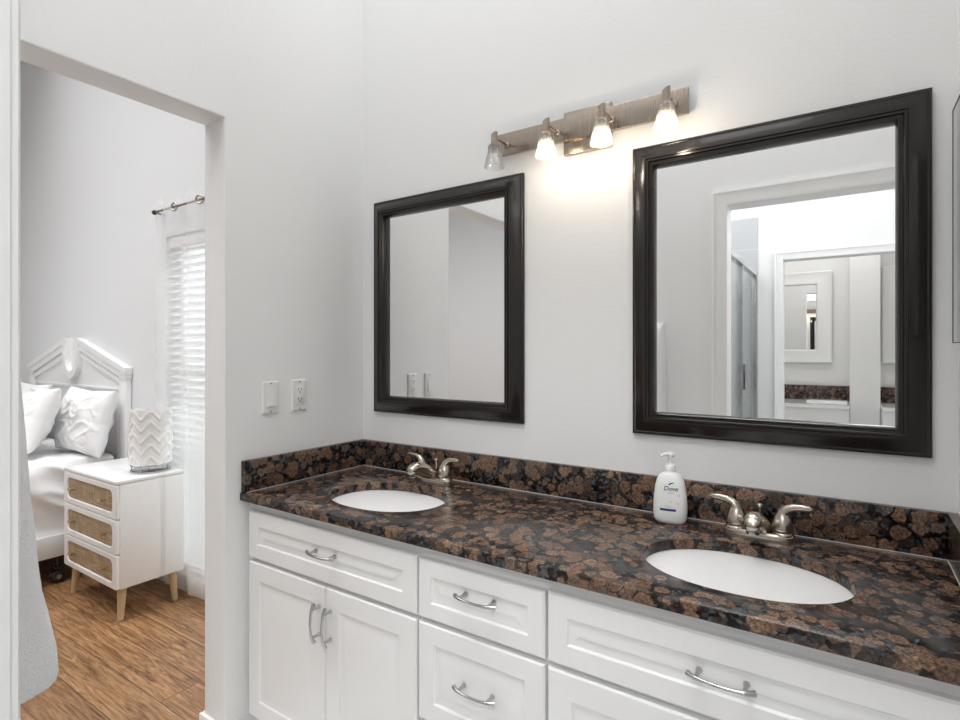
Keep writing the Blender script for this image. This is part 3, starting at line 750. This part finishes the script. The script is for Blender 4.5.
for (x, y) in ((HX+.68, -.37), (HX-.62, -.37), (HX+.62, -1.9), (HX-.62, -1.9)):
    ca = MB(); ca.tube([(x, y, .085), (x, y, .21)], .012, 10); ca.box(x-.022, x+.022, y-.02, y+.02, .078, .092, bev=.003)
    co = ca.build('caster', M['black'], bed)
    MB().lathe([(.030, -.016), (.036, -.012), (.036, .012), (.030, .016)], (x, y, .0365), axis='x', n=24).build('wheel', M['black'], co)
    MB().lathe([(.012, -.020), (.014, -.0165), (.014, .0165), (.012, .020)], (x, y, .0365), axis='x', n=16).build('hub', M['chrome'], co)

# bedding, rumpled at the side
def bedding():
    mb = MB(); x0, x1, y0, y1, z0, z1 = HX-.72, HX+.71, -2.15, -.10, .262, .672
    rings = []; prof = []
    for i in range(26):   # up the right side, over, down the left
        prof.append((x1, z0+(z1-.07-z0)*i/25))
    for i in range(1, 9):
        a = PI/2*i/8; prof.append((x1-.07+.07*math.cos(a), z1-.07+.07*math.sin(a)))
    for i in range(1, 30): prof.append((x1-.07-(x1-x0-.14)*i/29, z1))
    for i in range(1, 7):
        a = PI/2+PI/2*i/6; prof.append((x0+.07+.07*math.cos(a), z1-.07+.07*math.sin(a)))
    prof.append((x0, z0))
    ny = 120
    for j in range(ny+1):
        y = y1+(y0-y1)*j/ny; ring = []
        for (x, z) in prof:
            n1 = mn.noise(Vector((x*1.5, y*5+z*4.0, z*2+3)))
            rid = 1-abs(mn.noise(Vector((y*4.2+z*6.0, z*2.2-y*1.5, 7.7))))*2
            side = max(0, min(1, (x-(x1-.12))/.1))
            dx = side*(.020*n1+.040*max(0, rid)**3-.026)*min(1, (z-z0)/.05+.3)
            dz = (1-side)*(.010*mn.noise(Vector((x*4, y*4, 2)))+.012*max(0, 1-abs(mn.noise(Vector((x*3+y*2, y*3-x, 9))))*3))
            ring.append((x+dx, y, z+(dz if z > z1-.08 else 0)))
        rings.append(ring)
    mb.loft(rings, True, True, closed=True)
    return mb
o = bedding().build('mattress', M['linen'], smooth=70)
o['label'] = 'mattress covered in rumpled white bedding on the bed'; o['category'] = 'mattress'

def pillow(c, w, h, th, rot, seed, label):
    """w across, h tall, th thick; puffy with pinched corners and creases"""
    mb = MB(); nu, nv = 72, 56
    Mx = Matrix.Translation(c) @ Matrix.Rotation(rot[2], 4, 'Z') @ Matrix.Rotation(rot[1], 4, 'Y') @ Matrix.Rotation(rot[0], 4, 'X')
    def P(u, v, s):
        e = (1-u*u)*(1-v*v)
        t = th*.5*(max(0, e)**.42)
        ex = 1-.07*(1-abs(v))**1.0*(u*u)*1.0; ez = 1-.07*(1-abs(u))*(v*v)
        cr = mn.noise(Vector((u*2+seed, v*2.6, s*2+seed)))*.022+(.012*max(0, 1-abs(mn.noise(Vector((u*2.2-v*1.4+seed, v*1.8+u, s+seed*2))))*7))+(.006*max(0, 1-abs(mn.noise(Vector((u*3.2+v*2.4+seed, v*2.8-u, s+seed*3))))*9))
        return Mx @ Vector((u*w/2*ex, s*(.005+(t+cr*e**.5 if e > 0 else 0)), v*h/2*ez))
    for s in (-1, 1):
        vs = [P(-1+2*i/nu, -1+2*j/nv, s) for j in range(nv+1) for i in range(nu+1)]
        mb.add(vs, [(j*(nu+1)+i, j*(nu+1)+i+1, (j+1)*(nu+1)+i+1, (j+1)*(nu+1)+i) for j in range(nv) for i in range(nu)])
    nn_ = (nu+1)*(nv+1)
    ring = [i for i in range(nu)]+[j*(nu+1)+nu for j in range(nv)]+[nv*(nu+1)+i for i in range(nu, 0, -1)]+[j*(nu+1) for j in range(nv, 0, -1)]
    mb.f += [(ring[k], ring[(k+1) % len(ring)], nn_+ring[(k+1) % len(ring)], nn_+ring[k]) for k in range(len(ring))]
    o = mb.build('pillow', M['linen'], smooth=180); o['label'] = label; o['category'] = 'pillow'; o['group'] = 'white pillows on the bed'
    bm = bmesh.new(); bm.from_mesh(o.data); bmesh.ops.remove_doubles(bm, verts=bm.verts[:], dist=1e-4); bmesh.ops.recalc_face_normals(bm, faces=bm.faces[:]); bm.to_mesh(o.data); bm.free()
    return o
pillow((-2.20, -.170, .868), .56, .39, .14, (R(-12), R(1), R(2)), 3.1, 'white pillow leaning on the headboard, nearest the lamp')
pillow((-2.47, -.365, .868), .62, .39, .16, (R(-24), R(-5), R(-4)), 8.4, 'rumpled white pillow leaning in front of the pillow nearest the lamp')
pillow((-3.10, -.175, .872), .56, .39, .14, (R(-12), R(0), R(0)), 5.2, 'white pillow farthest left on the headboard, mostly behind the towel')

# ------------------------------------------------------------------ nightstand
nx0, nx1, ny0, ny1, nz0, nz1 = -1.822, -1.220, -.406, -.086, .155, .673
ns = thing('nightstand', 'white three drawer nightstand with woven rattan drawer fronts and pale wood legs', 'nightstand', ((nx0+nx1)/2, (ny0+ny1)/2, 0))
nb_ = MB().box(nx0, nx1, ny0+.016, ny1, nz0, nz1-.018, bev=.004)
nb_.build('nightstand_body', M['bed_white'], ns)
MB().box(nx0-.001, nx1+.001, ny0-.001, ny1, nz1-.0175, nz1, bev=.005).build('nightstand_top', M['bed_white'], ns)
def rrect(x0, x1, z0, z1, r, n=6):
    out = []
    for cx, cz, a0 in ((x1-r, z1-r, 0), (x0+r, z1-r, PI/2), (x0+r, z0+r, PI), (x1-r, z0+r, 1.5*PI)):
        for i in range(n+1): out.append((cx+r*math.cos(a0+PI/2*i/n), cz+r*math.sin(a0+PI/2*i/n)))
    return out
dh = (nz1-.0185-nz0)/3
for k in range(3):
    z0 = nz0+dh*k+.0015; z1 = nz0+dh*(k+1)-.0015
    d = MB()
    o0 = rrect(nx0+.001, nx1-.001, z0, z1, .008); o1 = rrect(nx0+.004, nx1-.004, z0+.003, z1-.003, .006)
    i0 = rrect(nx0+.040, nx1-.040, z0+.026, z1-.026, .030); i1 = rrect(nx0+.044, nx1-.044, z0+.030, z1-.030, .027)
    d.loft([[(x, ny0+.0155, z) for x, z in o0], [(x, ny0+.003, z) for x, z in o0], [(x, ny0, z) for x, z in o1], [(x, ny0, z) for x, z in i0], [(x, ny0+.004, z) for x, z in i1], [(x, ny0+.012, z) for x, z in i1]], True, True)
    do = d.build('drawer', M['bed_white'], ns)
    r_ = MB(); r_.loft([[(x, ny0+.0115, z) for x, z in i1], [(x, ny0+.005, z) for x, z in rrect(nx0+.0445, nx1-.0445, z0+.0305, z1-.0305, .0265)]])
    r_.build('rattan_panel', M['rattan'], do)
    for kx in (nx0+.125, nx1-.125):
        kb = MB(); kb.tube([(kx, ny0+.004, (z0+z1)/2), (kx, ny0-.014, (z0+z1)/2)], .0045, 10)
        kb.tube([(kx-.016, ny0-.018, (z0+z1)/2), (kx+.016, ny0-.018, (z0+z1)/2)], .0062, 12)
        kb.build('knob', M['brass'], do)
for sx in (0, 1):
    for sy in (0, 1):
        x = (nx0+.045, nx1-.045)[sx]; y = (ny0+.045, ny1-.04)[sy]; ox = (-.012, .012)[sx]; oy = (-.012, .010)[sy]
        MB().tube([(x, y, nz0+.002), (x+ox, y+oy, 0)], [.0215, .0135], 18).build('leg', M['legwood'], ns)

# bedside lamp with chevron relief
lx, ly, lz = -1.350, -.190, nz1
lp = thing('bedside_lamp', 'white drum bedside lamp with raised zigzag relief and chrome base on the nightstand', 'lamp', (lx, ly, lz))
sh = MB(); rings = []; nn = 120; nzv = 70
for i in range(nzv+1):
    z = .042+.276*i/nzv; ring = []
    for j in range(nn):
        a = 2*PI*j/nn
        zig = abs(((a/(2*PI)*7) % 1)-.5)*2*.052
        ph = ((z+zig) % .058)/.058
        rg = max(0, 1-abs(ph-.5)/.16)
        rad = .0955+.0055*rg*(1 if .006 < i/nzv < .985 else 0)
        ring.append((lx+rad*math.cos(a), ly+rad*math.sin(a), lz+z))
    rings.append(ring)
for i in (nzv, 0): rings.append([(lx+0.0915*math.cos(2*PI*j/nn), ly+.0915*math.sin(2*PI*j/nn), lz+.042+.276*i/nzv) for j in range(nn)])
sh.loft(rings, False, False); sh.build('lamp_shade', M['ceramic'], lp, smooth=60)
MB().lathe([(.0905, .044), (.0905, .046)], (lx, ly, lz), n=40).build('shade_base', M['ceramic'], lp)
MB().lathe([(0.082, 0), (.092, .002), (.092, .008), (.084, .010)], (lx, ly, lz), n=48).build('lamp_base', M['chrome'], lp)
rg = MB()
for j in range(5):
    a = 2*PI*j/5+.3; rg.tube([(lx+.086*math.cos(a), ly+.086*math.sin(a), lz+.006), (lx+.086*math.cos(a), ly+.086*math.sin(a), lz+.0435)], .003, 8)
ring_pts = [(lx+.090*math.cos(2*PI*j/48), ly+.090*math.sin(2*PI*j/48), lz+.034) for j in range(49)]
rg.tube(ring_pts, .0030, 8)
rg.build('base_ring', M['chrome'], lp)

# ------------------------------------------------------------------ blind, rod, curtain
bl = thing('window_blind', 'white slatted blind in the bedroom window behind the sheer curtain', 'blind', ((WX0+WX1)/2, .0, WZ1))
MB().box(WX0+.004, WX1-.004, -.018, .030, WZ1-.062, WZ1-.004, bev=.003).build('head_rail', M['blind'], bl)
sm = MB(); zz = WZ1-.085
while zz > WZ0+.05:
    c, s = math.cos(R(-40)), math.sin(R(-40)); hw = .023; th = .0013
    sm.add([(x, .006+d*hw*c+e*th*s, zz+d*hw*s*-1+e*th*c) for x in (WX0+.008, WX1-.008) for d, e in ((-1, -1), (1, -1), (1, 1), (-1, 1))],
           [(0, 1, 2, 3), (7, 6, 5, 4), (0, 4, 5, 1), (1, 5, 6, 2), (2, 6, 7, 3), (3, 7, 4, 0)])
    zz -= .043
sm.build('slats', M['blind'], bl)
MB().box(WX0+.008, WX1-.008, -.012, .024, WZ0+.012, WZ0+.030, bev=.002).build('bottom_rail', M['blind'], bl)
for k in (.16, .5, .84):
    x = WX0+(WX1-WX0)*k
    MB().box(x-.011, x+.011, -.0175, -.0168, WZ0+.03, WZ1-.06).build('ladder_tape', M['blind'], bl)
RY, RZ = -.066, 2.066
rd = thing('curtain_rod', 'slim nickel curtain rod above the bedroom window', 'curtain rod', (-1.0, RY, RZ))
MB().tube([(-1.560, RY, RZ), (-.32, RY, RZ)], .0060, 12).build('rod', M['nickel'], rd)
for x, s in ((-1.562, -1), (-.318, 1)):
    MB().lathe([(.008, 0), (.013, s*.004), (.013, s*.014), (.004, s*.020)], (x, RY, RZ), axis='x', n=16).build('finial', M['slot'], rd)
for x in (-1.535, -.36):
    MB().tube([(x, YB-.001, RZ-.012), (x, RY, RZ-.010)], .005, 8).build('bracket', M['nickel'], rd)
cu = thing('sheer_curtain', 'sheer white floor length grommet curtain over the bedroom window', 'curtain', (-1.0, RY, .02))
CX0, CX1 = -1.590, -.38; per = .256
def cy(x, z):
    k = (x+1.354)/per*2*PI
    am = .016
    return RY+am*math.sin(k/1.0+PI*0)+.004*math.sin(k*2.3+1.7+z*.8)
mb = MB(); nxs, nzs = 150, 40; rings = []
for j in range(nzs+1):
    z = .03+(2.125-.03)*j/nzs
    rings.append([(CX0+(CX1-CX0)*i/nxs, cy(CX0+(CX1-CX0)*i/nxs, z), z) for i in range(nxs+1)])
mb.loft(rings, False, False, closed=False); mb.build('curtain_cloth', M['sheer'], cu, smooth=90)
x = -1.354
while x < CX1-.02:
    yy = cy(x, RZ); ring_pts = []
    ang = math.atan2(cy(x+.01, RZ)-cy(x-.01, RZ), .02)
    for j in range(25):
        a = 2*PI*j/24; ring_pts.append((x+.021*math.cos(a)*math.cos(ang), yy+.021*math.cos(a)*math.sin(ang)-.002, RZ+.021*math.sin(a)))
    MB().tube(ring_pts, .0045, 8).build('grommet', M['nickel_dark'], cu, smooth=60)
    x += per

# ------------------------------------------------------------------ shower and far bath, seen in the big mirror
sw = thing('shower_enclosure', 'chrome framed glass shower enclosure beyond the doorway, seen in the right mirror', 'shower', (1.04, -2.6, 0))
SX = 1.040
MB().box(SX-.06, SX+.02, Y2+.016, -1.62, 0, .10, bev=.004).build('shower_curb', M['ceramic'], sw)
MB().box(SX-.02, SX+.02, Y2+.016, -1.62, 1.885, 1.925).build('top_rail', M['chrome'], sw)
MB().box(SX-.018, SX+.018, Y2+.016, -1.62, .1005, .125).build('bottom_rail', M['chrome'], sw)
for y in (-1.64, -2.55, Y2+.035):
    MB().box(SX-.016, SX+.016, y-.016, y+.016, .1255, 1.8845).build('post', M['chrome'], sw)
MB().box(SX-.004, SX+.004, -2.533, -1.657, .1255, 1.8845).build('glass_panel', M['glass'], sw)
dd = MB().box(SX-.004, SX+.004, Y2+.053, -2.567, .1255, 1.8845).build('glass_door', M['glass'], sw)
MB().box(SX+.005, SX+.030, -2.640, -2.615, 1.02, 1.20, bev=.003).build('handle', M['chrome'], dd)
fv = thing('far_vanity', 'pale vanity with dark granite backsplash in the far room, seen in the right mirror', 'vanity', (1.2, -4.55, 0))
FYB = -4.815
MB().box(.45, 1.670, -4.30, FYB, 0, .775).build('vanity_body', M['cab'], fv)
MB().box(.44, 1.672, -4.27, FYB, .776, .806, bev=.003).build('vanity_top', M['ceramic'], fv)
MB().box(.45, 1.672, FYB, FYB+.02, .8065, .95, bev=.002).build('backsplash', M['granite'], fv)
MB().box(1.34, 1.655, -4.56, -4.30, .8065, .835, bev=.006).build('basin_rim', M['ceramic'], fv)
fv2 = thing('far_vanity', 'short dark granite topped vanity right of the far stand-in pier, seen in the right mirror', 'vanity', (2.3, -4.55, 0))
MB().box(1.91, 2.72, -4.30, FYB, 0, .775).build('vanity_body', M['cab'], fv2)
MB().box(1.908, 2.73, -4.27, FYB, .776, .806, bev=.003).build('vanity_top', M['ceramic'], fv2)
MB().box(1.908, 2.73, FYB, FYB+.02, .8065, .95, bev=.002).build('backsplash', M['granite'], fv2)
def white_mirror(x0, x1, z0, z1, label):
    t = thing('framed_mirror', label, 'mirror', ((x0+x1)/2, FYB, z0))
    prof = [(0, .001), (0, .02), (.012, .03), (.03, .022), (.075, .020), (.105, .028), (.125, .026), (.135, .012), (.135, .001)]
    mb = MB(); loops(mb, (x0, x1, z0, z1), prof, lambda u, w, d: (u, FYB+d, w), 1, cap=False); mb.build('mirror_frame', M['trim'], t)
    MB().box(x0+.134, x1-.134, FYB+.003, FYB+.008, z0+.134, z1-.134).build('mirror_glass', M['mirror'], t)
white_mirror(.72, 1.532, 1.170, 2.085, 'white framed mirror over the far vanity, seen in the right mirror')
white_mirror(1.925, 2.70, 1.170, 2.085, 'white framed mirror right of the far stand-in pier, cut off by the right mirror frame')

for o in list(bpy.data.objects):
    if '_base' in o: del o['_base']
